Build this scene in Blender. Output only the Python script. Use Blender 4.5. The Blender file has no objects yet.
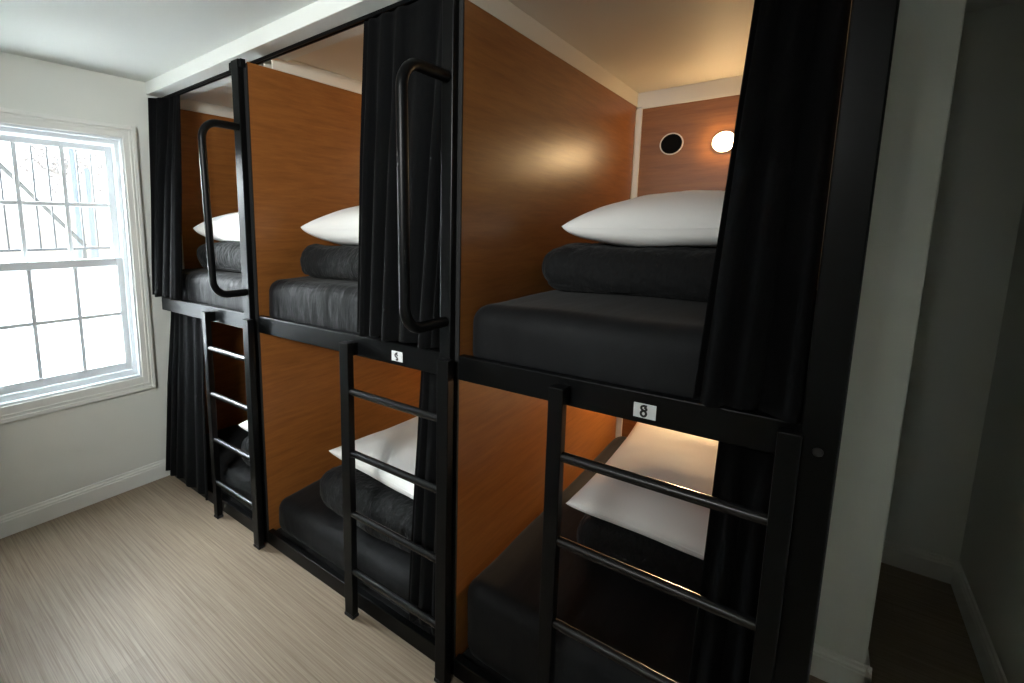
import bpy, bmesh, math, random
from mathutils import Vector, Matrix, noise
from mathutils.bvhtree import BVHTree

S = bpy.context.scene
COL = S.collection
R = math.radians

# ------------------------------------------------------------------ materials
def new_mat(name):
    m = bpy.data.materials.new(name)
    m.use_nodes = True
    nt = m.node_tree
    b = nt.nodes['Principled BSDF']
    return m, nt, b

def plain(name, col, rough=.5, metal=0.0, spec=.5, var=0.0, scale=8.0, bump=0.0, bscale=200.0, sheen=0.0, stretch=(1, 1, 1), bdist=.004):
    m, nt, b = new_mat(name)
    b.inputs['Base Color'].default_value = (*col, 1)
    b.inputs['Roughness'].default_value = rough
    b.inputs['Metallic'].default_value = metal
    b.inputs['Specular IOR Level'].default_value = spec
    if sheen:
        b.inputs['Sheen Weight'].default_value = sheen
        b.inputs['Sheen Roughness'].default_value = .5
    tc = nt.nodes.new('ShaderNodeTexCoord')
    mp = nt.nodes.new('ShaderNodeMapping')
    mp.inputs['Scale'].default_value = stretch
    nt.links.new(tc.outputs['Object'], mp.inputs['Vector'])
    if var:
        n = nt.nodes.new('ShaderNodeTexNoise')
        n.inputs['Scale'].default_value = scale
        n.inputs['Detail'].default_value = 5
        nt.links.new(mp.outputs['Vector'], n.inputs['Vector'])
        mr = nt.nodes.new('ShaderNodeMapRange')
        mr.inputs['To Min'].default_value = 1 - var
        mr.inputs['To Max'].default_value = 1 + var
        nt.links.new(n.outputs['Fac'], mr.inputs['Value'])
        mx = nt.nodes.new('ShaderNodeMix')
        mx.data_type = 'RGBA'; mx.blend_type = 'MULTIPLY'
        mx.inputs['Factor'].default_value = 1
        mx.inputs['A'].default_value = (*col, 1)
        nt.links.new(mr.outputs['Result'], mx.inputs['B'])
        nt.links.new(mx.outputs['Result'], b.inputs['Base Color'])
    if bump:
        n2 = nt.nodes.new('ShaderNodeTexNoise')
        n2.inputs['Scale'].default_value = bscale
        n2.inputs['Detail'].default_value = 3
        nt.links.new(mp.outputs['Vector'], n2.inputs['Vector'])
        bp = nt.nodes.new('ShaderNodeBump')
        bp.inputs['Strength'].default_value = bump
        bp.inputs['Distance'].default_value = bdist
        nt.links.new(n2.outputs['Fac'], bp.inputs['Height'])
        nt.links.new(bp.outputs['Normal'], b.inputs['Normal'])
    return m

def wood_mat(name, dark, light, rough=.37):
    m, nt, b = new_mat(name)
    tc = nt.nodes.new('ShaderNodeTexCoord')
    mp = nt.nodes.new('ShaderNodeMapping')
    mp.inputs['Scale'].default_value = (1.3, 1.3, 16)
    nt.links.new(tc.outputs['Object'], mp.inputs['Vector'])
    n = nt.nodes.new('ShaderNodeTexNoise')
    n.inputs['Scale'].default_value = 3.0
    n.inputs['Detail'].default_value = 8
    n.inputs['Roughness'].default_value = .62
    n.inputs['Distortion'].default_value = .35
    nt.links.new(mp.outputs['Vector'], n.inputs['Vector'])
    mp2 = nt.nodes.new('ShaderNodeMapping')
    mp2.inputs['Scale'].default_value = (9, 9, 260)
    nt.links.new(tc.outputs['Object'], mp2.inputs['Vector'])
    n2 = nt.nodes.new('ShaderNodeTexNoise')
    n2.inputs['Scale'].default_value = 2.0
    n2.inputs['Detail'].default_value = 3
    nt.links.new(mp2.outputs['Vector'], n2.inputs['Vector'])
    ad = nt.nodes.new('ShaderNodeMath'); ad.operation = 'MULTIPLY_ADD'
    ad.inputs[1].default_value = .35
    nt.links.new(n2.outputs['Fac'], ad.inputs[0])
    nt.links.new(n.outputs['Fac'], ad.inputs[2])
    cr = nt.nodes.new('ShaderNodeValToRGB')
    cr.color_ramp.elements[0].position = .42
    cr.color_ramp.elements[0].color = (*dark, 1)
    cr.color_ramp.elements[1].position = .92
    cr.color_ramp.elements[1].color = (*light, 1)
    nt.links.new(ad.outputs[0], cr.inputs['Fac'])
    nt.links.new(cr.outputs['Color'], b.inputs['Base Color'])
    b.inputs['Roughness'].default_value = rough
    b.inputs['Specular IOR Level'].default_value = .29
    return m

def floor_mat():
    m, nt, b = new_mat('vinyl_plank_floor')
    tc = nt.nodes.new('ShaderNodeTexCoord')
    br = nt.nodes.new('ShaderNodeTexBrick')
    br.offset = .37
    br.inputs['Scale'].default_value = 1
    br.inputs['Brick Width'].default_value = 1.25
    br.inputs['Row Height'].default_value = .16
    br.inputs['Mortar Size'].default_value = .0012
    br.inputs['Mortar Smooth'].default_value = .3
    br.inputs['Bias'].default_value = 0
    br.inputs['Color1'].default_value = (.94, .94, .94, 1)
    br.inputs['Color2'].default_value = (1.04, 1.04, 1.04, 1)
    br.inputs['Mortar'].default_value = (.90, .90, .90, 1)
    nt.links.new(tc.outputs['Object'], br.inputs['Vector'])
    mp = nt.nodes.new('ShaderNodeMapping')
    mp.inputs['Scale'].default_value = (1.0, 52, 1)
    nt.links.new(tc.outputs['Object'], mp.inputs['Vector'])
    n = nt.nodes.new('ShaderNodeTexNoise')
    n.inputs['Scale'].default_value = 2.2
    n.inputs['Detail'].default_value = 8
    n.inputs['Roughness'].default_value = .65
    n.inputs['Distortion'].default_value = .2
    nt.links.new(mp.outputs['Vector'], n.inputs['Vector'])
    mp3 = nt.nodes.new('ShaderNodeMapping')
    mp3.inputs['Scale'].default_value = (3.5, 230, 1)
    nt.links.new(tc.outputs['Object'], mp3.inputs['Vector'])
    n3 = nt.nodes.new('ShaderNodeTexNoise')
    n3.inputs['Scale'].default_value = 1.5
    n3.inputs['Detail'].default_value = 3
    nt.links.new(mp3.outputs['Vector'], n3.inputs['Vector'])
    ad = nt.nodes.new('ShaderNodeMath'); ad.operation = 'MULTIPLY_ADD'
    ad.inputs[1].default_value = .45
    nt.links.new(n3.outputs['Fac'], ad.inputs[0])
    nt.links.new(n.outputs['Fac'], ad.inputs[2])
    cr = nt.nodes.new('ShaderNodeValToRGB')
    cr.color_ramp.elements[0].position = .45
    cr.color_ramp.elements[0].color = (*FLOOR_D, 1)
    cr.color_ramp.elements[1].position = 1.0
    cr.color_ramp.elements[1].color = (*FLOOR_L, 1)
    nt.links.new(ad.outputs[0], cr.inputs['Fac'])
    mx = nt.nodes.new('ShaderNodeMix')
    mx.data_type = 'RGBA'; mx.blend_type = 'MULTIPLY'
    mx.inputs['Factor'].default_value = 1
    nt.links.new(cr.outputs['Color'], mx.inputs['A'])
    nt.links.new(br.outputs['Color'], mx.inputs['B'])
    nt.links.new(mx.outputs['Result'], b.inputs['Base Color'])
    b.inputs['Roughness'].default_value = .5
    b.inputs['Specular IOR Level'].default_value = .35
    bp = nt.nodes.new('ShaderNodeBump')
    bp.inputs['Strength'].default_value = .08
    bp.inputs['Distance'].default_value = .002
    nt.links.new(ad.outputs[0], bp.inputs['Height'])
    nt.links.new(bp.outputs['Normal'], b.inputs['Normal'])
    return m

def emit_mat(name, col, strength):
    m, nt, b = new_mat(name)
    b.inputs['Base Color'].default_value = (.8, .8, .8, 1)
    b.inputs['Emission Color'].default_value = (*col, 1)
    b.inputs['Emission Strength'].default_value = strength
    return m

def glass_mat(name):
    m = bpy.data.materials.new(name); m.use_nodes = True
    nt = m.node_tree; nt.nodes.clear()
    o = nt.nodes.new('ShaderNodeOutputMaterial')
    t = nt.nodes.new('ShaderNodeBsdfTransparent')
    t.inputs['Color'].default_value = (.96, .98, .98, 1)
    g = nt.nodes.new('ShaderNodeBsdfGlossy'); g.inputs['Roughness'].default_value = .03
    mx = nt.nodes.new('ShaderNodeMixShader'); mx.inputs['Fac'].default_value = .05
    nt.links.new(t.outputs[0], mx.inputs[1]); nt.links.new(g.outputs[0], mx.inputs[2])
    nt.links.new(mx.outputs[0], o.inputs['Surface'])
    return m

def frosted_mat(name):
    m = bpy.data.materials.new(name); m.use_nodes = True
    nt = m.node_tree; nt.nodes.clear()
    o = nt.nodes.new('ShaderNodeOutputMaterial')
    t = nt.nodes.new('ShaderNodeBsdfTranslucent')
    t.inputs['Color'].default_value = (.92, .95, .96, 1)
    d = nt.nodes.new('ShaderNodeBsdfDiffuse'); d.inputs['Color'].default_value = (.85, .87, .88, 1)
    mx = nt.nodes.new('ShaderNodeMixShader'); mx.inputs['Fac'].default_value = .15
    nt.links.new(t.outputs[0], mx.inputs[1]); nt.links.new(d.outputs[0], mx.inputs[2])
    nt.links.new(mx.outputs[0], o.inputs['Surface'])
    return m

SPOT_W = 108.0
SKY = .75
SUN = 29.0
FLOOR_D = (.175, .127, .084)
FLOOR_L = (.39, .310, .228)
M = {}
M['wall'] = plain('wall_paint', (.71, .73, .69), .75, var=.02, scale=3, bump=.04, bscale=260)
M['ceiling'] = plain('ceiling_paint', (.69, .71, .685), .85, var=.02, scale=3, bump=.05, bscale=180)
M['gloss'] = plain('white_trim_paint', (.76, .77, .74), .42, var=.015, scale=4)
M['vinyl'] = plain('white_window_vinyl', (.73, .77, .80), .35, var=.01, scale=4)
M['inner'] = plain('capsule_white_board', (.70, .66, .58), .6, var=.03, scale=5, bump=.04, bscale=150)
M['wood'] = wood_mat('orange_wood_veneer', (.185, .064, .015), (.300, .115, .029))
M['metal'] = plain('black_powder_coat', (.0025, .0028, .003), .36, spec=.16, var=.15, scale=30, bump=.02, bscale=600)
M['rung'] = plain('satin_black_tube', (.006, .0062, .0065), .27, spec=.55, var=.1, scale=30)
M['deck'] = plain('black_board', (.004, .004, .004), .8, var=.1, scale=12)
M['curtain'] = plain('black_curtain_cloth', (.0026, .0028, .0031), .95, spec=.10, var=.15, scale=40, bump=.15, bscale=900, sheen=.015)
M['sheet'] = plain('charcoal_sheet', (.0064, .0069, .0077), .68, spec=.20, var=.10, scale=14, bump=.25, bscale=6, sheen=.04, stretch=(3.2, .5, .9), bdist=.02)
M['sheet_creased'] = plain('charcoal_sheet_creased', (.0064, .0069, .0077), .68, spec=.20, var=.10, scale=14, bump=.55, bscale=8, sheen=.04, stretch=(3.2, .5, .9), bdist=.02)
M['duvet'] = plain('charcoal_quilt', (.0095, .0102, .0108), .8, spec=.2, var=.18, scale=60, bump=1.0, bscale=24, sheen=.04, stretch=(2.0, 1, .9), bdist=.014)
M['linen'] = plain('white_pillowcase', (.88, .875, .86), .85, spec=.2, var=.015, scale=10, bump=.05, bscale=500)
M['floor'] = floor_mat()
M['hole'] = plain('black_speaker_cloth', (.004, .004, .004), .9, spec=.1, var=.2, scale=200)
M['ring'] = plain('pale_ring', (.62, .55, .46), .5, var=.02)
M['lamp'] = emit_mat('lamp_glow', (1.0, .68, .34), 30.0)
M['lamp2'] = emit_mat('lamp_glow_bright', (1.0, .68, .34), 60.0)
M['lamp3'] = emit_mat('lamp_glow_strong', (1.0, .68, .36), 200.0)
M['plate'] = plain('plate_white', (.70, .72, .73), .4, var=.02)
M['ink'] = plain('plate_ink', (.008, .008, .008), .6, var=.05)
M['bolt'] = plain('bolt_steel', (.05, .05, .05), .4, metal=.9, var=.05)
M['glass'] = glass_mat('clear_glass')
M['frost'] = frosted_mat('frosted_glass')
M['bars'] = plain('grey_painted_bars', (.011, .012, .015), .5, var=.05)
M['bars2'] = plain('weathered_rail', (.035, .035, .035), .6, var=.1)
M['concrete'] = plain('pale_concrete', (.60, .60, .58), .9, var=.08, scale=6)
M['brick'] = plain('pale_brickwork', (.42, .35, .30), .9, var=.2, scale=20)
M['polewood'] = plain('weathered_pole', (.16, .185, .22), .8, var=.1)
M['bark'] = plain('tree_bark', (.26, .245, .24), .9, var=.2, scale=20)
M['leaf'] = plain('tree_leaves', (.17, .16, .155), .8, var=.3, scale=10)

# ------------------------------------------------------------------ mesh helpers
def box(bm, x0, x1, y0, y1, z0, z1, bev=0.0, seg=2):
    vs = [bm.verts.new(p) for p in ((x0, y0, z0), (x1, y0, z0), (x1, y1, z0), (x0, y1, z0), (x0, y0, z1), (x1, y0, z1), (x1, y1, z1), (x0, y1, z1))]
    fs = [bm.faces.new([vs[i] for i in f]) for f in ((3, 2, 1, 0), (4, 5, 6, 7), (0, 1, 5, 4), (1, 2, 6, 5), (2, 3, 7, 6), (3, 0, 4, 7))]
    if bev:
        es = list({e for f in fs for e in f.edges})
        bmesh.ops.bevel(bm, geom=es, offset=bev, segments=seg, affect='EDGES', profile=.5)

def tube(bm, pts, r, n=12, close=False, cap=True):
    pts = [Vector(p) for p in pts]
    rings = []
    L = len(pts)
    up = None
    for i, p in enumerate(pts):
        a = pts[i - 1] if (i > 0 or close) else p
        b = pts[(i + 1) % L] if (i < L - 1 or close) else p
        t = (b - a).normalized()
        if up is None:
            up = t.orthogonal().normalized()
        else:
            up = (up - t * up.dot(t))
            up = up.normalized() if up.length > 1e-6 else t.orthogonal().normalized()
        s = t.cross(up)
        rr = r(i / (L - 1)) if callable(r) else r
        rings.append([bm.verts.new(p + (up * math.cos(2 * math.pi * k / n) + s * math.sin(2 * math.pi * k / n)) * rr) for k in range(n)])
    rng = range(L) if close else range(L - 1)
    for i in rng:
        A, B = rings[i], rings[(i + 1) % L]
        for k in range(n):
            bm.faces.new((A[k], A[(k + 1) % n], B[(k + 1) % n], B[k]))
    if cap and not close:
        bm.faces.new(list(reversed(rings[0]))); bm.faces.new(rings[-1])

def rounded_path(pts, rad, n=8):
    pts = [Vector(p) for p in pts]
    out = [pts[0]]
    for i in range(1, len(pts) - 1):
        p = pts[i]
        a = (pts[i - 1] - p).normalized(); b = (pts[i + 1] - p).normalized()
        ang = a.angle(b)
        d = rad / math.tan(ang / 2)
        c = p + (a + b).normalized() * (rad / math.sin(ang / 2))
        s = p + a * d - c; e = p + b * d - c
        tot = s.angle(e)
        ax = s.cross(e).normalized()
        for k in range(n + 1):
            out.append(c + Matrix.Rotation(tot * k / n, 3, ax) @ s)
    out.append(pts[-1])
    return out

def disc(bm, c, axis, r, depth, n=40, dome=0.0):
    """short cylinder whose face points along -axis (axis = 'y'), with an optional domed face"""
    cx, cy, cz = c
    rings = []
    prof = [(r, 0.0), (r, -depth)]
    if dome:
        for k in range(1, 6):
            a = k / 6 * math.pi / 2
            prof.append((r * math.cos(a), -depth - dome * math.sin(a)))
    for rr, d in prof:
        rings.append([bm.verts.new((cx + rr * math.cos(2 * math.pi * k / n), cy + d, cz + rr * math.sin(2 * math.pi * k / n))) for k in range(n)])
    for A, B in zip(rings, rings[1:]):
        for k in range(n):
            bm.faces.new((A[k], A[(k + 1) % n], B[(k + 1) % n], B[k]))
    bm.faces.new(rings[0]); bm.faces.new(list(reversed(rings[-1])))

def annulus(bm, c, r0, r1, depth, n=40):
    cx, cy, cz = c
    rings = []
    for rr, d in ((r0, 0), (r0, -depth), (r1, -depth), (r1, 0)):
        rings.append([bm.verts.new((cx + rr * math.cos(2 * math.pi * k / n), cy + d, cz + rr * math.sin(2 * math.pi * k / n))) for k in range(n)])
    for i in range(4):
        A, B = rings[i], rings[(i + 1) % 4]
        for k in range(n):
            bm.faces.new((A[k], A[(k + 1) % n], B[(k + 1) % n], B[k]))

def link(name, bm, mat, parent=None, smooth=False, angle=40):
    bmesh.ops.recalc_face_normals(bm, faces=bm.faces)
    me = bpy.data.meshes.new(name)
    bm.to_mesh(me); bm.free()
    me.materials.append(mat)
    if smooth:
        for p in me.polygons:
            p.use_smooth = True
        try:
            me.set_sharp_from_angle(angle=R(angle))
        except Exception:
            pass
    o = bpy.data.objects.new(name, me)
    COL.objects.link(o)
    if parent is not None:
        w = Vector((0, 0, 0)); q = parent
        while q is not None:
            w += q.location; q = q.parent
        me.transform(Matrix.Translation(-w))
        o.parent = parent
    return o

def thing(name, label, cat, loc, group=None):
    o = bpy.data.objects.new(name, None)
    COL.objects.link(o)
    o.empty_display_size = .1
    o.location = loc
    o['label'] = label; o['category'] = cat
    if group:
        o['group'] = group
    return o

def tag(o, label, cat, group=None):
    o['label'] = label; o['category'] = cat
    if group:
        o['group'] = group
    return o

def struct(name, bm, mat, parent=None, smooth=False):
    o = link(name, bm, mat, parent, smooth)
    if parent is None:
        o['kind'] = 'structure'
    return o

def base_at(o, loc):
    """give a single-mesh thing an origin at its base"""
    o.data.transform(Matrix.Translation(-Vector(loc)))
    o.location = loc
    return o

def new():
    return bmesh.new()

# ------------------------------------------------------------------ room
XR, YB, YF = 3.50, 1.741, -2.7
ZC = 2.314
ZS = 2.247          # underside of the bulkhead
T = .16
# window opening in left wall
WY0, WY1, WZ0, WZ1 = -.853, -.119, .655, 1.995

bm = new(); box(bm, -.3, XR + .2, YF - .2, YB + .2, -.12, 0); fl = struct('floor', bm, M['floor'])
bm = new(); box(bm, -.3, XR + .2, YF - .2, YB + .2, ZC, ZC + .12); struct('ceiling', bm, M['ceiling'])
bm = new()
box(bm, -T, 0, YF, WY0, 0, ZC); box(bm, -T, 0, WY1, YB, 0, ZC)
box(bm, -T, 0, WY0, WY1, 0, WZ0); box(bm, -T, 0, WY0, WY1, WZ1, ZC)
struct('wall_left', bm, M['wall'])
bm = new(); box(bm, -T, XR + T, YB, YB + T, 0, ZC); struct('wall_back', bm, M['wall'])
bm = new(); box(bm, XR, XR + T, YF, YB, 0, ZC); struct('wall_right', bm, M['wall'])
bm = new(); box(bm, -T, XR + T, YF - T, YF, 0, ZC); struct('wall_front', bm, M['wall'])
bm = new(); box(bm, 3.015, 3.172, .806, YB, 0, ZC, .004); struct('wall_corner', bm, M['wall'])
# bulkhead over the bunks
bm = new(); box(bm, 0, 3.012, .026, .150, ZS, ZC, .003); box(bm, 0, 2.10, .150, .215, ZS, ZC); struct('trim_1', bm, M['ceiling'])

def skirting(name, p0, p1, nrm):
    """baseboard along p0->p1 standing off the wall along nrm, with a stepped moulded top"""
    bm = new()
    prof = [(0, 0), (.015, 0), (.015, .078), (.012, .082), (.012, .090), (.007, .096), (.006, .106), (0, .109)]
    p0 = Vector(p0); p1 = Vector(p1); n = Vector(nrm)
    A = [bm.verts.new(p0 + n * a + Vector((0, 0, z))) for a, z in prof]
    B = [bm.verts.new(p1 + n * a + Vector((0, 0, z))) for a, z in prof]
    k = len(prof)
    for i in range(k):
        bm.faces.new((A[i], A[(i + 1) % k], B[(i + 1) % k], B[i]))
    bm.faces.new(A); bm.faces.new(list(reversed(B)))
    return struct(name, bm, M['gloss'])
skirting('baseboard_left', (0, YF, 0), (0, -.004, 0), (1, 0, 0))
skirting('baseboard_back', (3.172, YB, 0), (XR, YB, 0), (0, -1, 0))
skirting('baseboard_right', (XR, YF, 0), (XR, YB, 0), (-1, 0, 0))
skirting('baseboard_corner', (3.015, .806, 0), (3.187, .806, 0), (0, -1, 0))
skirting('baseboard_niche', (3.172, .791, 0), (3.172, YB, 0), (1, 0, 0))

# ------------------------------------------------------------------ window
win = bpy.data.objects.new('window_1', None); COL.objects.link(win)
win.location = (0, (WY0 + WY1) / 2, WZ0); win['kind'] = 'structure'
def frame4(bm, x0, x1, y0, y1, z0, z1, w, bev=.002, wb=None, wt=None):
    wb = w if wb is None else wb; wt = w if wt is None else wt
    box(bm, x0, x1, y0, y0 + w, z0, z1, bev); box(bm, x0, x1, y1 - w, y1, z0, z1, bev)
    box(bm, x0, x1, y0 + w, y1 - w, z0, z0 + wb, bev); box(bm, x0, x1, y0 + w, y1 - w, z1 - wt, z1, bev)
bm = new()
frame4(bm, 0, .014, WY0 - .067, WY1 + .067, WZ0 - .08, WZ1 + .067, .067, .003, wb=.08)
frame4(bm, .014, .023, WY0 - .067, WY1 + .067, WZ0 - .08, WZ1 + .067, .022, .003)
frame4(bm, .014, .019, WY0 - .040, WY1 + .040, WZ0 - .050, WZ1 + .040, .010, .002)
link('casing', bm, M['gloss'], win)
bm = new(); frame4(bm, -.10, .006, WY0, WY1, WZ0, WZ1, .012, .001); link('reveal', bm, M['vinyl'], win)
bm = new()
frame4(bm, -.135, -.03, WY0 + .012, WY1 - .012, WZ0 + .012, WZ1 - .012, .021, .002, wb=.030)
link('window_frame', bm, M['vinyl'], win)
SY0, SY1 = WY0 + .033, WY1 - .033
def sash(name, x0, x1, z0, z1, w, wb, wt, mz, panemat):
    bm = new()
    frame4(bm, x0, x1, SY0, SY1, z0, z1, w, .002, wb=wb, wt=wt)
    s = link(name, bm, M['vinyl'], win)
    bm = new()
    gy0, gy1 = SY0 + w, SY1 - w
    xm = (x0 + x1) / 2
    for k in (1, 2):
        y = gy0 + (gy1 - gy0) * k / 3
        box(bm, xm - .008, xm + .009, y - .010, y + .010, z0 + wb, z1 - wt, .002)
    for k in range(3):
        a = gy0 + (gy1 - gy0) * k / 3 + (.010 if k else 0); b = gy0 + (gy1 - gy0) * (k + 1) / 3 - (.010 if k < 2 else 0)
        box(bm, xm - .008, xm + .009, a, b, mz - .010, mz + .010, .002)
    link('muntin', bm, M['vinyl'], s)
    bm = new()
    box(bm, xm - .003, xm + .001, gy0, gy1, z0 + wb, z1 - wt)
    link('pane', bm, panemat, s)
    return s
sash('upper_sash', -.105, -.075, 1.305, 1.955, .034, .04, .030, 1.635, M['glass'])
sash('lower_sash', -.072, -.045, .700, 1.345, .032, .044, .042, 1.03, M['frost'])

# ------------------------------------------------------------------ outside the window
bm = new(); box(bm, -30, -.35, -14, 18, -.8, -.7); g = struct('ground', bm, M['concrete'])
gr = thing('railing', 'grey metal railing with thin upright bars just outside the window', 'railing', (-.6, -.45, 1.39))
bm = new(); box(bm, -.615, -.585, -1.2, .16, 1.378, 1.394, .003); link('bottom_rail', bm, M['bars'], gr)
bm = new(); box(bm, -.615, -.585, -1.2, .16, 2.45, 2.47, .003); link('top_rail', bm, M['bars'], gr)
for k in range(-9, 8):
    y = -.323 + .0765 * k
    if y > .15: continue
    bm = new(); box(bm, -.604, -.596, y - .005, y + .005, 1.394, 2.45); link('bar', bm, M['bars'], gr)
bm = new(); box(bm, -.63, -.57, -1.25, -1.2, -.7, 2.47, .004); link('post', bm, M['bars'], gr)
bm = new(); box(bm, -.63, -.57, .16, .21, -.7, 2.47, .004); link('post', bm, M['bars'], gr)
hr = thing('stair_handrail', 'grey sloping stair handrail behind the window railing', 'handrail', (-1.2, -.2, -.7))
bm = new(); tube(bm, [(-1.2, -1.3, 2.86), (-1.2, -.44, 1.93), (-1.2, .01, 1.385)], .014); link('handrail', bm, M['bars2'], hr, True)
for y, z in ((.0, 1.39), (-1.28, 2.84)):
    bm = new(); tube(bm, [(-1.2, y, -.7), (-1.2, y, z)], .014); link('baluster', bm, M['bars2'], hr, True)
for (y, zt, lab) in ((1.06, 2.65, 'slim grey blue pole outside, behind the middle right pane of the upper sash'), (1.235, 2.32, 'thicker grey blue pole outside, nearer the right edge of the window')):
    r = .055 if y > 1.1 else .042
    p = thing('utility_pole', lab, 'pole', (-5, y, -.7))
    bm = new(); tube(bm, [(-5, y, -.7), (-5, y, zt)], lambda t, r=r: r * (1.05 - .15 * t)); tube(bm, [(-5, y, zt), (-5, y, zt + .03)], r * 1.1); link('shaft', bm, M['polewood'], p, True)
gw = thing('garden_wall', 'low pale masonry wall with coping beyond the window railing', 'wall', (-5.6, .3, -.7))
bm = new(); box(bm, -5.7, -5.5, -3, 4, -.7, 1.50, .004); link('wall_body', bm, M['brick'], gw)
bm = new(); box(bm, -5.73, -5.47, -3, 4, 1.50, 1.53, .004); link('coping', bm, M['concrete'], gw)
hb = thing('neighbouring_house', 'pale house with a low roof beyond the garden wall', 'house', (-9, 0, -.7))
bm = new(); box(bm, -11, -8.5, -7, 1.9, -.7, 2.05, .01); link('house_wall', bm, M['concrete'], hb)
bm = new()
v = [bm.verts.new(p) for p in ((-11.2, -7.2, 2.05), (-8.3, -7.2, 2.05), (-8.3, 2.05, 2.05), (-11.2, 2.05, 2.05), (-9.75, -6.0, 2.75), (-9.75, .6, 2.75))]
for f in ((3, 2, 1, 0), (0, 1, 4), (1, 2, 5, 4), (2, 3, 5), (3, 0, 4, 5)): bm.faces.new([v[i] for i in f])
link('house_roof', bm, M['concrete'], hb)
tr = thing('tree', 'faint sparse tree outside behind the upper window panes', 'tree', (-7.2, 1.55, -.7))
random.seed(4)
bm = new(); tube(bm, [(-7.2, 1.55, -.7), (-7.2, 1.57, 1.4), (-7.15, 1.5, 2.3), (-7.2, 1.58, 2.7)], lambda t: .075 - .05 * t)
for k in range(9):
    a = random.uniform(0, 6.28); z = random.uniform(1.9, 2.5)
    tube(bm, [(-7.2, 1.55, z), (-7.2 + .25 * math.cos(a), 1.55 + .3 * math.sin(a), z + .2), (-7.2 + .4 * math.cos(a), 1.55 + .6 * math.sin(a), z + .45)], lambda t: .018 - .012 * t, 6)
link('trunk', bm, M['bark'], tr, True)
bm = new()
for k in range(420):
    a = random.uniform(0, 6.28); rr = random.uniform(.05, .62); z = random.gauss(2.62, .2)
    c = Vector((-7.2 + rr * math.cos(a), 1.55 + rr * math.sin(a), z))
    d = Vector((random.uniform(-1, 1), random.uniform(-1, 1), random.uniform(-1, 1))).normalized(); e = d.orthogonal().normalized()
    s = random.uniform(.025, .05)
    bm.faces.new([bm.verts.new(c + d * s), bm.verts.new(c + e * s * .5), bm.verts.new(c - d * s), bm.verts.new(c - e * s * .5)])
link('foliage', bm, M['leaf'], tr)

# ------------------------------------------------------------------ bunks
ZR0, ZR1 = 1.040, 1.116      # mid rail
YK = 1.66                    # face of capsule back wall
PA = (.985, 1.038)           # partition cores
PB = (2.078, 2.122)
PCC = (2.962, 3.006)
WD = .009

def post(root, x0, x1, z1=2.207, bolt=False):
    bm = new(); box(bm, x0, x1, -.024, .0035, 0, z1, .003); p = link('post', bm, M['metal'], root)
    return p

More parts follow.
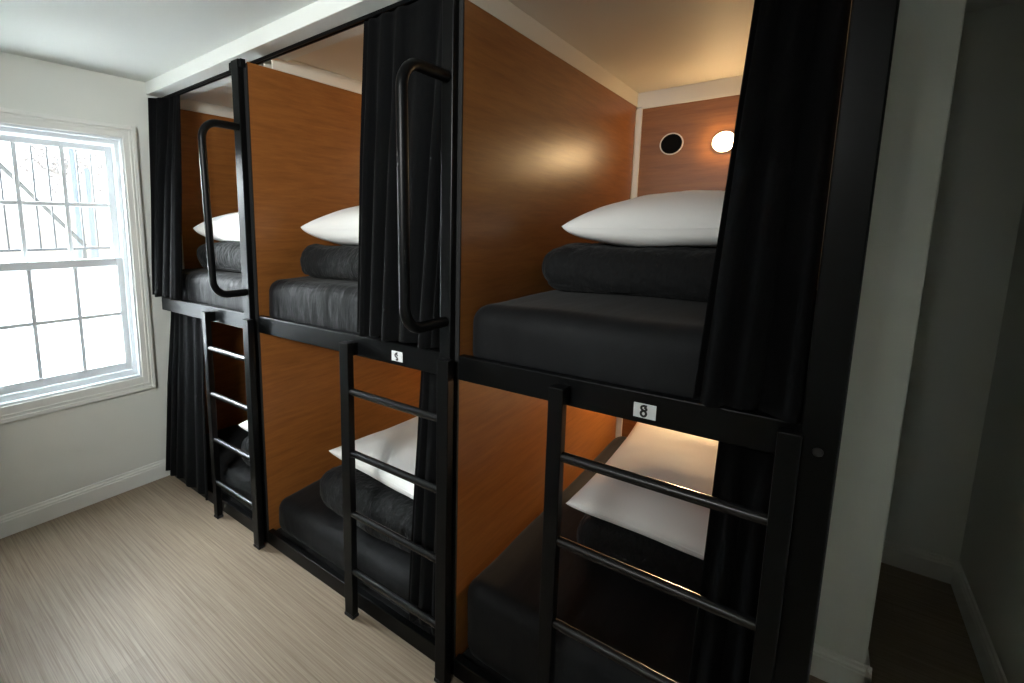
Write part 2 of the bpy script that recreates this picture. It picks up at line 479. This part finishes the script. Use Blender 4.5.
def bunk(i, xa, xb, label, cores, posts):
    ZW, ZK, YS = (2.133, 2.205, .150) if i == 3 else (2.196, 2.262, .215)
    ZT = min(ZK, ZS)
    """xa..xb: clear width between wood faces"""
    root = thing('bunk_bed', label, 'bunk bed', ((xa + xb) / 2, .8, 0), 'row of black two-tier capsule bunks')
    for (p0, p1) in posts:
        pp = post(root, p0, p1)
        for u0, u1 in ((p0 - .022, p0), (p1, p1 + .018)):
            bm = new(); box(bm, u0, u1, -.020, .0035, 2.172, 2.204, .002); link('bracket', bm, M['metal'], pp)
        if i == 3:
            bm = new(); disc(bm, ((p0 + p1) / 2 , -.0241, 1.075), 'y', .0085, .003, 20, .002); link('bolt', bm, M['bolt'], pp, True)
    r0 = posts[0][1] if len(posts) > 1 else xa - .06
    r1 = posts[-1][0]
    bm = new(); box(bm, max(xa + .0005, .060), xb - .0005, 0, .030, ZR0, ZR1, .003); rail = link('mid_rail', bm, M['metal'], root)
    bm = new(); box(bm, max(xa + .0005, .060), xb - .0005, 0, .030, .0, .067, .003); link('bottom_rail', bm, M['metal'], root)
    bm = new(); box(bm, xa + .0005, xb - .0005, .031, YK - .009, ZR0, ZR0 + .022); link('bed_deck', bm, M['deck'], root)
    bm = new(); box(bm, xa + .0005, xb - .0005, .031, YK - .009, .02, .045); link('bed_deck', bm, M['deck'], root)
    for (c0, c1, side) in cores:
        if c0 < .1: continue
        bm = new(); box(bm, c0 - WD, c1 + (WD if c1 < 2.9 else 0), .004, .0098, 0, 2.19); link('edge_strip', bm, M['deck'], root)
    # partitions with wood veneer lining
    for (c0, c1, side) in cores:
        cy = .16 if c0 < .1 else .010
        bm = new(); box(bm, c0, c1, cy, YS, 0, 2.196); box(bm, c0, c1, YS, YK + .05, 0, ZK); link('partition', bm, M['inner'], root)
    for x0, x1 in ((xa - WD, xa), (xb, xb + WD)):
        for z0, z1 in ((ZR0 + .024, ZW), (.047, ZR0 - .002)):
            bm = new(); box(bm, x0 + .0004, x1 - .0004, .161 if x0 < .1 else .010, YK - .028, z0, z1, .001); link('side_panel', bm, M['wood'], root)
    for z0, z1 in ((ZR0 + .024, ZW - .013), (.047, ZR0 - .002)):
        bm = new(); box(bm, xa + .026, xb - .026, YK, YK + .012, z0, z1, .001); bp = link('back_panel', bm, M['wood'], root)
        zc = z0 + .862 if z0 > .5 else .79
        xc = (xa + xb) / 2 - .236 if i == 3 else (xa + xb) / 2 - .23
        bm = new(); disc(bm, (xc, YK, zc), 'y', .049, .004, 40); sp = link('speaker_hole', bm, M['hole'], bp)
        bm = new(); annulus(bm, (xc, YK, zc), .049, .0545, .006); link('ring', bm, M['ring'], sp)
    bm = new(); box(bm, xa - WD + .0006, xb + WD - .0006, YK + .0125, YK + .05, 0, ZK); link('back_board', bm, M['inner'], root)
    # white band above the wood, corner strips, ceiling board
    bm = new()
    box(bm, xa - WD + .0004, xa - .001, .136, YK, ZW + .001, ZT - .0005); box(bm, xb + .001, xb + WD - .0004, .136, YK, ZW + .001, ZT - .0005)
    box(bm, xa - .001, xb + .001, YK + .001, YK + .012, ZW - .001, ZT - .0005)
    if i == 3:
        box(bm, xa - WD + .0004, xa - .001, .010, .135, ZW + .001, ZT - .0005); box(bm, xb + .001, xb + WD - .0004, .010, .135, ZW + .001, ZT - .0005)
    link('white_band', bm, M['inner'], root)
    bm = new()
    box(bm, xa + .020, xb - .020, YK - .005, YK + .012, ZW - .013, ZW - .001, .001)
    for zz in ((ZR0 + .024, ZW - .013), (.047, ZR0 - .002)):
        box(bm, xa - .0085, xa + .026, YK - .008, YK + .012, *zz, .002)
        box(bm, xb - .026, xb + .0085, YK - .008, YK + .012, *zz, .002)
    link('corner_strip', bm, M['inner'], root)
    bm = new(); box(bm, xa - WD + .0006, xb + WD - .0006, YS + .001, YK + .05, ZK + .0006, ZK + .04, .001); link('capsule_ceiling', bm, M['inner'], root)
    return root, rail

B1, rail1 = bunk(1, .036, .976, 'black two-tier capsule bunk beside the window wall, furthest from the right hand wall', [(0.003, .030, 0), (PA[0], PA[1], 1)], [(.972, 1.026)])
B2, rail2 = bunk(2, PA[1] + WD, PB[0] - WD, 'black two-tier capsule bunk in the middle, between the two grab handles', [(PB[0], PB[1], 1)], [(2.078, 2.118)])
B3, rail3 = bunk(3, PB[1] + WD, PCC[0] - WD, 'black two-tier capsule bunk with the lit round lamp and number 8 plate', [(PCC[0], PCC[1], 1)], [(2.945, 3.004)])

# number plates
def ribbon(bm, pts, w, y0, y1):
    pts = [Vector(p) for p in pts]
    L = len(pts); A = []
    for i, p in enumerate(pts):
        t = (pts[min(i + 1, L - 1)] - pts[max(i - 1, 0)]).normalized()
        n = Vector((-t.y, t.x)) * w / 2
        A.append([bm.verts.new((q.x, y, q.y)) for q in (p + n, p - n) for y in (y0, y1)])
    for a, b in zip(A, A[1:]):
        for i, j in ((0, 2), (2, 3), (3, 1), (1, 0)):
            bm.faces.new((a[i], a[j], b[j], b[i]))
    bm.faces.new((A[0][0], A[0][1], A[0][3], A[0][2])); bm.faces.new((A[-1][0], A[-1][2], A[-1][3], A[-1][1]))
def smooth_path(pts, n=6):
    pts = [Vector(p) for p in pts]; out = []
    for i in range(len(pts) - 1):
        p0 = pts[max(i - 1, 0)]; p1 = pts[i]; p2 = pts[i + 1]; p3 = pts[min(i + 2, len(pts) - 1)]
        for k in range(n):
            t = k / n
            out.append(.5 * ((2 * p1) + (p2 - p0) * t + (2 * p0 - 5 * p1 + 4 * p2 - p3) * t * t + (3 * p1 - p0 - 3 * p2 + p3) * t ** 3))
    out.append(pts[-1]); return out
def plate(rail, x0, x1, z0, z1, strokes, w):
    bm = new(); box(bm, x0, x1, -.0022, .0, z0, z1, .0004, 1)
    p = link('number_plate', bm, M['plate'], rail)
    bm = new()
    for s in strokes:
        ribbon(bm, smooth_path([(x0 + u * (x1 - x0), z1 - v * (z1 - z0)) for u, v in s]), w, -.0032, -.0022)
    link('numeral', bm, M['ink'], p)
plate(rail2, 1.860, 1.909, 1.0545, 1.0895, [[(.56, .13), (.42, .22), (.34, .38), (.38, .52), (.50, .62), (.57, .76), (.50, .86), (.42, .78)], [(.44, .24), (.52, .36), (.55, .46)]], .0050)
th = [k / 20 * 2 * math.pi for k in range(21)]
plate(rail3, 2.638, 2.687, 1.0545, 1.0895, [
    [(.60, .15), (.46, .13), (.36, .22), (.36, .36), (.46, .46), (.56, .42), (.57, .32), (.47, .24)],
    [(.46 + .115 * math.sin(a), .68 - .19 * math.cos(a)) for a in th]], .0050)

# curtain tracks under the bulkhead
for x0, x1, lab in ((.012, 1.011, 'black curtain track over the bunk beside the window wall'), (1.012, 2.065, 'black curtain track over the middle bunk'), (2.135, 2.950, 'black curtain track over the bunk with the lit lamp')):
    bm = new()
    box(bm, x0, x1, .106, .132, ZS - .005, ZS - .0005, .001)
    box(bm, x0, x1, .106, .114, ZS - .014, ZS - .005, .001); box(bm, x0, x1, .124, .132, ZS - .014, ZS - .005, .001)
    o = link('curtain_track', bm, M['metal']); base_at(o, ((x0 + x1) / 2, .119, ZS - .014)); tag(o, lab, 'curtain rail', 'curtain tracks under the bulkhead')

# ------------------------------------------------------------------ ladders
RUNGS = (.917, .680, .437, .200)
def ladder(xl0, xl1, xr0, xr1, ztl, ztr, label):
    root = thing('bunk_ladder', label, 'ladder', ((xl0 + xr1) / 2, -.04, 0), 'black ladders hooked on the bunk rails')
    for x0, x1, zt in ((xl0, xl1, ztl), (xr0, xr1, ztr)):
        bm = new(); box(bm, x0, x1, -.056, -.026, .012, zt, .0025); s = link('stile', bm, M['metal'], root)
        bm = new(); box(bm, x0 - .002, x1 + .002, -.058, -.024, 0, .012, .002); link('foot', bm, M['deck'], s)
        bm = new(); box(bm, x0 + .004, x1 - .004, -.026, -.0245 if x0 == xr0 else -.0005, zt - .05, zt - .004, .0005); link('hook', bm, M['metal'], s)
    for z in RUNGS:
        bm = new(); tube(bm, [(xl1 - .004, -.041, z), (xr0 + .004, -.041, z)], .0135, 16); link('rung', bm, M['rung'], root, True)
ladder(.640, .676, 1.012, 1.056, 1.098, 1.104, 'black ladder beside the window wall, its rungs catching the daylight')
ladder(1.652, 1.697, 2.092, 2.134, 1.096, 1.110, 'black ladder on the middle bunk, left of the number plate')
ladder(2.447, 2.486, 2.912, 2.950, 1.100, 1.110, 'black ladder in front of the lamp-lit lower bed, below the number 8 plate')

# grab handles
def handle(x, root, z0, z1, yo):
    bm = new()
    pts = rounded_path([(x, -.02, z1), (x, yo, z1), (x, yo + .012, z0), (x, -.02, z0)], .068, 10)
    tube(bm, pts, .0158, 16)
    h = link('grab_handle', bm, M['metal'], root, True)
    return h
handle(1.005, B1, 1.222, 1.934, -.190)
handle(2.098, B2, 1.222, 1.925, -.222)

# ------------------------------------------------------------------ bedding
def rbox(bm, x0, x1, y0, y1, z0, z1, r, amp=0.0, seed=0, crease=None, nx=40, ny=40, nz=12, wrinkle=0.0, pinch=0.0, freq=5.0, fine=0.0, bounds=None):
    """soft rounded box, all sides gridded; amp = soft lumps, wrinkle = hanging creases on the front face, pinch = fold line round the middle"""
    cx, cy, cz = (x0 + x1) / 2, (y0 + y1) / 2, (z0 + z1) / 2
    hx, hy, hz = (x1 - x0) / 2, (y1 - y0) / 2, (z1 - z0) / 2
    vd = {}
    def P(u, v, w):
        p = Vector((u * hx, v * hy, w * hz))
        rr = min(r, hz * .999)
        q = Vector((max(-hx + rr, min(hx - rr, p.x)), max(-hy + rr, min(hy - rr, p.y)), max(-hz + rr, min(hz - rr, p.z))))
        d = p - q
        # map cube-surface offset to sphere offset
        n = d.normalized() if d.length > 1e-9 else Vector((0, 0, 0))
        m = max(abs(d.x), abs(d.y), abs(d.z))
        p2 = q + n * m if d.length > 1e-9 else p
        o = p2 + Vector((cx, cy, cz))
        if amp:
            k = noise.noise(o * freq + Vector((seed * 7.3, seed * 3.1, 0))) * amp
            up = max(0, w) if abs(w) > .999 else .6
            o += n * k * (1 if w > -.9 else .1)
            if w < -.5: o.z = max(o.z, z0)
        if wrinkle and v < -.99:
            s = (o.x - x0) / (x1 - x0); h = (o.z - z0) / (z1 - z0)
            f = math.sin(o.x * 95 + h * 9 + 4 * noise.noise(Vector((o.x * 9, seed, h)))) * (.5 + .5 * noise.noise(Vector((o.x * 6, seed * 2.0, 1.5))))
            o.y += wrinkle * f * (1 - h) * min(1, h * 6 + .2)
        if fine and w > -.6:
            o += n * fine * (noise.noise(o * 19 + Vector((seed, 0, seed))) + .6 * noise.noise(o * 41))
        if bounds:
            o.x = max(bounds[0], min(bounds[1], o.x)); o.y = max(.0312, o.y)
        if pinch and abs(w) < .99:
            g = math.exp(-(w / .16) ** 2)
            o -= Vector((n.x, n.y, 0)) * pinch * g
        return o
    def grid(fn, nu, nv):
        g = []
        for i in range(nu + 1):
            row = []
            for j in range(nv + 1):
                key = fn(-1 + 2 * i / nu, -1 + 2 * j / nv)
                k2 = tuple(round(c, 5) for c in key)
                if k2 not in vd:
                    vd[k2] = bm.verts.new(P(*key))
                row.append(vd[k2])
            g.append(row)
        for i in range(nu):
            for j in range(nv):
                q = (g[i][j], g[i + 1][j], g[i + 1][j + 1], g[i][j + 1])
                if len(set(q)) == 4:
                    bm.faces.new(q)
    # cosine spacing puts more rows in the rounded rims
    c = lambda t: math.copysign(1 - (1 - abs(t)) ** 1.9, t) if abs(t) < 1 else t
    grid(lambda a, b: (c(a), c(b), 1), nx, ny); grid(lambda a, b: (c(a), c(b), -1), nx, ny)
    grid(lambda a, b: (c(a), -1, c(b)), nx, nz); grid(lambda a, b: (c(a), 1, c(b)), nx, nz)
    grid(lambda a, b: (-1, c(a), c(b)), ny, nz); grid(lambda a, b: (1, c(a), c(b)), ny, nz)

def mattress(x0, x1, z0, z1, label, wr=.004, seed=0, r=.060, y0=.036):
    bm = new(); rbox(bm, x0, x1, y0, 1.63, z0, z1, r, amp=.008, seed=seed, nx=90, ny=50, nz=16, wrinkle=wr, freq=3, bounds=(x0, x1))
    o = link('mattress', bm, M['sheet_creased' if wr > .005 else 'sheet'], None, True, 80)
    base_at(o, ((x0 + x1) / 2, .85, z0)); return tag(o, label, 'mattress', 'charcoal mattresses in the bunks')
def settle(o, below, gap=.004):
    """rest a soft mesh on the one below: nothing of it sinks in"""
    if below is None: return
    me = below.data; off = below.matrix_basis.translation
    t = BVHTree.FromPolygons([v.co + off for v in me.vertices], [tuple(p.vertices) for p in me.polygons])
    po = Vector((0, 0, 0)); q = o.parent
    while q is not None: po += q.location; q = q.parent
    for v in o.data.vertices:
        w = v.co + po
        h = t.ray_cast(Vector((w.x, w.y, w.z + .6)), Vector((0, 0, -1)))
        if h[0] is not None and w.z < h[0].z + gap and h[0].z - w.z < .12:
            v.co.z = h[0].z + gap - po.z
def duvet(x0, x1, y0, y1, z0, z1, label, seed=0, tilt=0.0, below=None):
    bm = new(); rbox(bm, x0, x1, y0, y1, z0, z1, .075, amp=.018, seed=seed, nx=90, ny=70, nz=26, pinch=.0, freq=6, fine=.006, bounds=(x0, x1))
    for v in bm.verts:
        if v.co.z > (z0 + z1) / 2: v.co.z += tilt * (v.co.y - y0)
    o = link('folded_duvet', bm, M['duvet'], None, True, 80)
    settle(o, below)
    base_at(o, ((x0 + x1) / 2, (y0 + y1) / 2, z0)); return tag(o, label, 'duvet', 'folded charcoal duvets in the bunks')
def pillow(x0, x1, y0, y1, zs, hu, hd, label, seed=0, tilt=0.0, below=None, rot=0.0):
    """zs = height of the seam; hu / hd = bulge above and below; below = the duvet it rests on"""
    cx, cy = (x0 + x1) / 2, (y0 + y1) / 2
    hx, hy = (x1 - x0) / 2, (y1 - y0) / 2
    root = thing('pillow', label, 'pillow', (cx, cy, zs - hd), 'white pillows on the folded duvets')
    N = 44
    def pt(u, v, s):
        conc = .07
        X = cx + u * hx * (1 - conc * (1 - v * v) )
        Y = cy + v * hy * (1 - conc * (1 - u * u))
        ex = .42 if s > 0 else .32
        e = max(0, (1 - abs(u) ** 2.1)) ** ex * max(0, (1 - abs(v) ** 2.3)) ** (ex - .02)
        h = (hu if s > 0 else -hd) * e
        wob = noise.noise(Vector((X * 5 + seed * 3, Y * 5, s * 2.0))) * .010 * e + noise.noise(Vector((X * 14 + seed, Y * 14, s))) * .003 * e
        ca, sa = math.cos(R(rot)), math.sin(R(rot)); X, Y = cx + (X - cx) * ca - (Y - cy) * sa, cy + (X - cx) * sa + (Y - cy) * ca
        return Vector((X, Y, zs + tilt * (Y - y0) + h + wob + .01 * abs(u * v) ** 3))
    bm = new(); top = {}
    sp = lambda k: math.sin((k / N - .5) * math.pi)
    for s in (1, -1):
        g = [[None] * (N + 1) for _ in range(N + 1)]
        for i in range(N + 1):
            for j in range(N + 1):
                edge = i in (0, N) or j in (0, N)
                if edge and (i, j) in top: g[i][j] = top[(i, j)]; continue
                v = bm.verts.new(pt(sp(i), sp(j), s)); g[i][j] = v
                if edge: top[(i, j)] = v
        for i in range(N):
            for j in range(N):
                q = [g[i][j], g[i + 1][j], g[i + 1][j + 1], g[i][j + 1]]
                bm.faces.new(q if s > 0 else q[::-1])
    pc = link('pillowcase', bm, M['linen'], root, True, 180); settle(pc, below)
    bm = new()
    loop = [pt(sp(i), -1, 1) for i in range(N)] + [pt(1, sp(j), 1) for j in range(N)] + [pt(sp(N - i), 1, 1) for i in range(N)] + [pt(-1, sp(N - j), 1) for j in range(N)]
    tube(bm, loop, .0016, 6, close=True)
    sm = link('seam', bm, M['linen'], root, True, 180); settle(sm, below, .003)
    return root

# upper tier
m1 = mattress(.050, .968, 1.063, 1.272, 'charcoal mattress on the upper bed beside the window wall, lit by the daylight', .006, 1)
m2 = mattress(1.0485, 2.060, 1.063, 1.280, 'charcoal mattress on the middle upper bed, creased front edge', .006, 2)
m3 = mattress(2.1325, 2.945, 1.063, 1.272, 'charcoal mattress on the upper bed with the lit round lamp', .003, 3)
d1 = duvet(.205, .93, .13, .85, 1.270, 1.424, 'folded charcoal duvet on the upper bed beside the window wall', 1, below=m1)
d2 = duvet(1.125, 1.99, .16, .95, 1.278, 1.426, 'folded charcoal duvet on the middle upper bed', 2, below=m2)
d3 = duvet(2.160, 2.92, .46, 1.25, 1.270, 1.436, 'folded charcoal duvet on the upper bed under the round lamp', 3, below=m3)
pillow(.215, .92, .14, .80, 1.499, .125, .100, 'white pillow on the upper bed beside the window wall, behind the grab handle', 1, below=d1)
pillow(1.135, 1.90, .19, .90, 1.500, .128, .100, 'white pillow on the middle upper bed, cut off by the gathered curtain', 2, below=d2)
pillow(2.236, 2.86, .49, 1.22, 1.497, .128, .080, 'white pillow on the upper bed under the lit round lamp', 3, .02, below=d3)
# lower tier
m4 = mattress(.050, .968, .046, .215, 'charcoal mattress on the lower bed beside the window wall, behind the first ladder', .003, 4)
m5 = mattress(1.0485, 2.060, .046, .222, 'charcoal mattress on the middle lower bed', .003, 5)
m6 = mattress(2.1325, 2.945, .046, .335, 'charcoal mattress on the lower bed behind the number 8 ladder', .003, 6)
d4 = duvet(.62, .95, .10, .80, .214, .400, 'folded charcoal duvet on the lower bed beside the window wall', 4, below=m4)
d5 = duvet(1.27, 1.99, .11, .90, .221, .395, 'folded charcoal duvet on the middle lower bed', 5, below=m5)
d6 = duvet(2.355, 2.92, .38, 1.18, .333, .480, 'folded charcoal duvet on the lower bed behind the number 8 ladder', 6, below=m6)
pillow(.66, .955, .10, .72, .455, .075, .058, 'white pillow on the lower bed beside the window wall, seen between ladder rungs', 4, below=d4)
pillow(1.32, 1.97, .16, .86, .470, .080, .070, 'white pillow on the middle lower bed, behind the ladder', 5, below=d5, rot=-5)
pillow(2.345, 2.91, .395, 1.20, .512, .090, .055, 'white pillow on the lower bed behind the number 8 ladder, warm lamplight at its back', 6, .11, below=d6, rot=-2)

# ------------------------------------------------------------------ curtains
def curtain(xt, xb, yt, yb, z0, z1, folds, amp, seed, label, gather=.35, bulge=0.0, lead=0.0):
    """xt, xb: (left, right) at top and bottom"""
    rnd = random.Random(seed)
    nx, nz = folds * 14, 46
    ph = [rnd.uniform(-.9, .9) for _ in range(folds + 2)]
    am = [rnd.uniform(.55, 1.25) for _ in range(folds + 2)]
    wd = [rnd.uniform(.55, 1.5) for _ in range(folds)]; tot = sum(wd); cum = [0]
    for q in wd: cum.append(cum[-1] + q / tot)
    def warp(s):
        for k in range(folds):
            if s <= cum[k + 1] or k == folds - 1:
                return (k + (s - cum[k]) / (cum[k + 1] - cum[k])) / folds
    bm = new(); g = []
    for j in range(nz + 1):
        t = j / nz; z = z1 + (z0 - z1) * t
        xl = xt[0] + (xb[0] - xt[0]) * t; xr = xt[1] + (xb[1] - xt[1]) * t
        y0 = yt + (yb - yt) * t - bulge * math.sin(math.pi * min(1, t * 1.05))
        row = []
        for i in range(nx + 1):
            s = i / nx
            f = warp(s) * folds; k = int(min(folds - 1, f)); fr = f - k
            pa = ph[k] * (1 - fr) + ph[k + 1] * fr; aa = am[k] * (1 - fr) + am[k + 1] * fr
            wob = noise.noise(Vector((s * 4, t * 1.3, seed))) * .8
            a = 2 * math.pi * f + pa * .8 + wob * (.3 + t)
            grow = gather + (1 - gather) * min(1, t * 2.2)
            y = y0 - lead * max(0, 1 - s * 2.2) * (1 - t) + amp * aa * grow * (math.sin(a) + .22 * math.sin(2 * a + 1))
            x = xl + (xr - xl) * s + amp * .55 * grow * math.cos(a) * aa * min(1, 6 * s, 6 * (1 - s))
            zz = z + (.004 * math.sin(a * .5 + seed) if j == nz else 0)
            x = max(min(xt[0], xb[0]), min(max(xt[1], xb[1]), x))
            row.append(bm.verts.new((x, y, zz)))
        g.append(row)
    for j in range(nz):
        for i in range(nx):
            bm.faces.new((g[j][i], g[j][i + 1], g[j + 1][i + 1], g[j + 1][i]))
    o = link('curtain', bm, M['curtain'], None, True, 180)
    m = o.modifiers.new('Solidify', 'SOLIDIFY'); m.thickness = .003; m.offset = 0
    base_at(o, ((xb[0] + xb[1]) / 2, yb, z0))
    return tag(o, label, 'curtain', 'black privacy curtains on the bunks')
curtain((.006, .200), (.006, .350), .119, -.022, 1.125, ZS - .015, 4, .022, 3, 'black curtain drawn aside on the upper bed against the window wall', lead=.085)
curtain((.006, .41), (.020, .550), .072, -.030, .055, ZR0 - .001, 6, .016, 5, 'black curtain hanging almost to the floor on the lower bed against the window wall')
curtain((1.632, 2.064), (1.702, 2.064), .119, -.004, 1.128, ZS - .015, 6, .024, 8, 'black curtain gathered behind the second grab handle on the middle upper bed')
curtain((1.942, 2.066), (1.915, 2.066), .058, .010, .110, ZR0 - .001, 3, .012, 9, 'black curtain gathered at the right end of the middle lower bed')
curtain((2.806, 2.943), (2.762, 2.943), .119, -.006, 1.128, ZS - .015, 3, .026, 21, 'wide black curtain gathered on the upper bed beside the lit lamp')
curtain((2.808, 2.943), (2.792, 2.943), .056, .004, .080, ZR0 - .001, 3, .014, 14, 'black curtain gathered on the lower bed right of the number 8 ladder')

# ------------------------------------------------------------------ reading lamps
def lamp(x, z, label, mat='lamp'):
    root = thing('reading_lamp', label, 'lamp', (x, YK, z), 'round reading lamps on the capsule back walls')
    bm = new(); annulus(bm, (x, YK - .0006, z), .043, .049, .010); link('bezel', bm, M['ring'], root, True)
    bm = new(); disc(bm, (x, YK - .0006, z), 'y', .0428, .010, 40, .026); link('diffuser', bm, M[mat], root, True)
lamp(2.535, 1.910, 'lit round wall lamp above the pillow in the bunk nearest the right hand end')
lamp(2.535, .880, 'round wall lamp over the lower bed behind the number 8 ladder', 'lamp3')
lamp(1.560, 1.910, 'round wall lamp glowing behind the curtain of the middle upper bed', 'lamp2')
lamp(1.560, .800, 'round wall lamp over the middle lower bed', 'lamp2')

# ------------------------------------------------------------------ light
w = bpy.data.worlds.new('daylight'); S.world = w; w.use_nodes = True
nt = w.node_tree
bg = nt.nodes['Background']
tc = nt.nodes.new('ShaderNodeTexCoord')
sx = nt.nodes.new('ShaderNodeSeparateXYZ')
nt.links.new(tc.outputs['Generated'], sx.inputs['Vector'])
cr = nt.nodes.new('ShaderNodeValToRGB')
cr.color_ramp.elements[0].position = .0; cr.color_ramp.elements[0].color = (.90, .95, 1.0, 1)
cr.color_ramp.elements[1].position = .8; cr.color_ramp.elements[1].color = (.78, .88, 1.0, 1)
nt.links.new(sx.outputs['Z'], cr.inputs['Fac'])
nt.links.new(cr.outputs['Color'], bg.inputs['Color'])
bg.inputs['Strength'].default_value = SKY

pl = bpy.data.lights.new('window_portal', 'AREA')
pl.shape = 'RECTANGLE'; pl.size = .80; pl.size_y = 1.40
pl.cycles.is_portal = True
po = bpy.data.objects.new('window_portal', pl); COL.objects.link(po)
po.location = (-.17, (WY0 + WY1) / 2, (WZ0 + WZ1) / 2)
po.rotation_euler = (0, R(-90), 0)

# high bright overcast sky to the left of the view, broad and soft
sd = bpy.data.lights.new('daylight_sun', 'SUN')
sd.energy = SUN; sd.angle = R(75); sd.color = (.93, .97, 1.0)
sun = bpy.data.objects.new('daylight_sun', sd); COL.objects.link(sun)
sun.location = (-4, -2, 4)
sun.rotation_euler = Vector((1.0, .38, -.55)).to_track_quat('-Z', 'Y').to_euler()

# added fill spot behind the viewpoint to brighten pillows and the bunks' left half
sl = bpy.data.lights.new('added_fill_spot', 'SPOT')
sl.energy = SPOT_W; sl.color = (.97, 1.0, .97)
sl.spot_size = R(79); sl.spot_blend = .9; sl.shadow_soft_size = .40
so = bpy.data.objects.new('added_fill_spot', sl); COL.objects.link(so)
so.location = (2.35, -2.45, 2.2)
aim = Vector((1.05, .30, 1.60)) - so.location
so.rotation_euler = aim.to_track_quat('-Z', 'Y').to_euler()

# ------------------------------------------------------------------ camera
cd = bpy.data.cameras.new('camera'); cam = bpy.data.objects.new('camera', cd); COL.objects.link(cam)
yaw, pit, rol = R(40.841), R(-8.3285), R(-.228)
Fv = Vector((-math.sin(yaw) * math.cos(pit), math.cos(yaw) * math.cos(pit), math.sin(pit)))
Rv = Vector((math.cos(yaw), math.sin(yaw), 0)); Uv = Rv.cross(Fv)
R2 = math.cos(rol) * Rv + math.sin(rol) * Uv; U2 = -math.sin(rol) * Rv + math.cos(rol) * Uv
mw = Matrix((R2, U2, -Fv)).transposed().to_4x4()
mw.translation = Vector((2.948, -1.208, 1.5))
cam.matrix_world = mw
cd.sensor_fit = 'HORIZONTAL'; cd.sensor_width = 36
cd.lens = 487.12 * 36 / 1024
cd.shift_x = (512 - 401.43) / 1024
cd.shift_y = (300.23 - 341.5) / 1024
cd.clip_start = .02
S.camera = cam

S.view_settings.view_transform = 'Standard'
S.view_settings.look = 'None'
S.view_settings.gamma = 1
S.view_settings.use_curve_mapping = False
S.view_settings.exposure = 2.0
try:
    S.cycles.use_denoising = True
    S.cycles.max_bounces = 10
    S.cycles.diffuse_bounces = 6
    S.cycles.transparent_max_bounces = 12
    S.cycles.sample_clamp_indirect = 8
    S.cycles.caustics_reflective = False
except Exception:
    pass
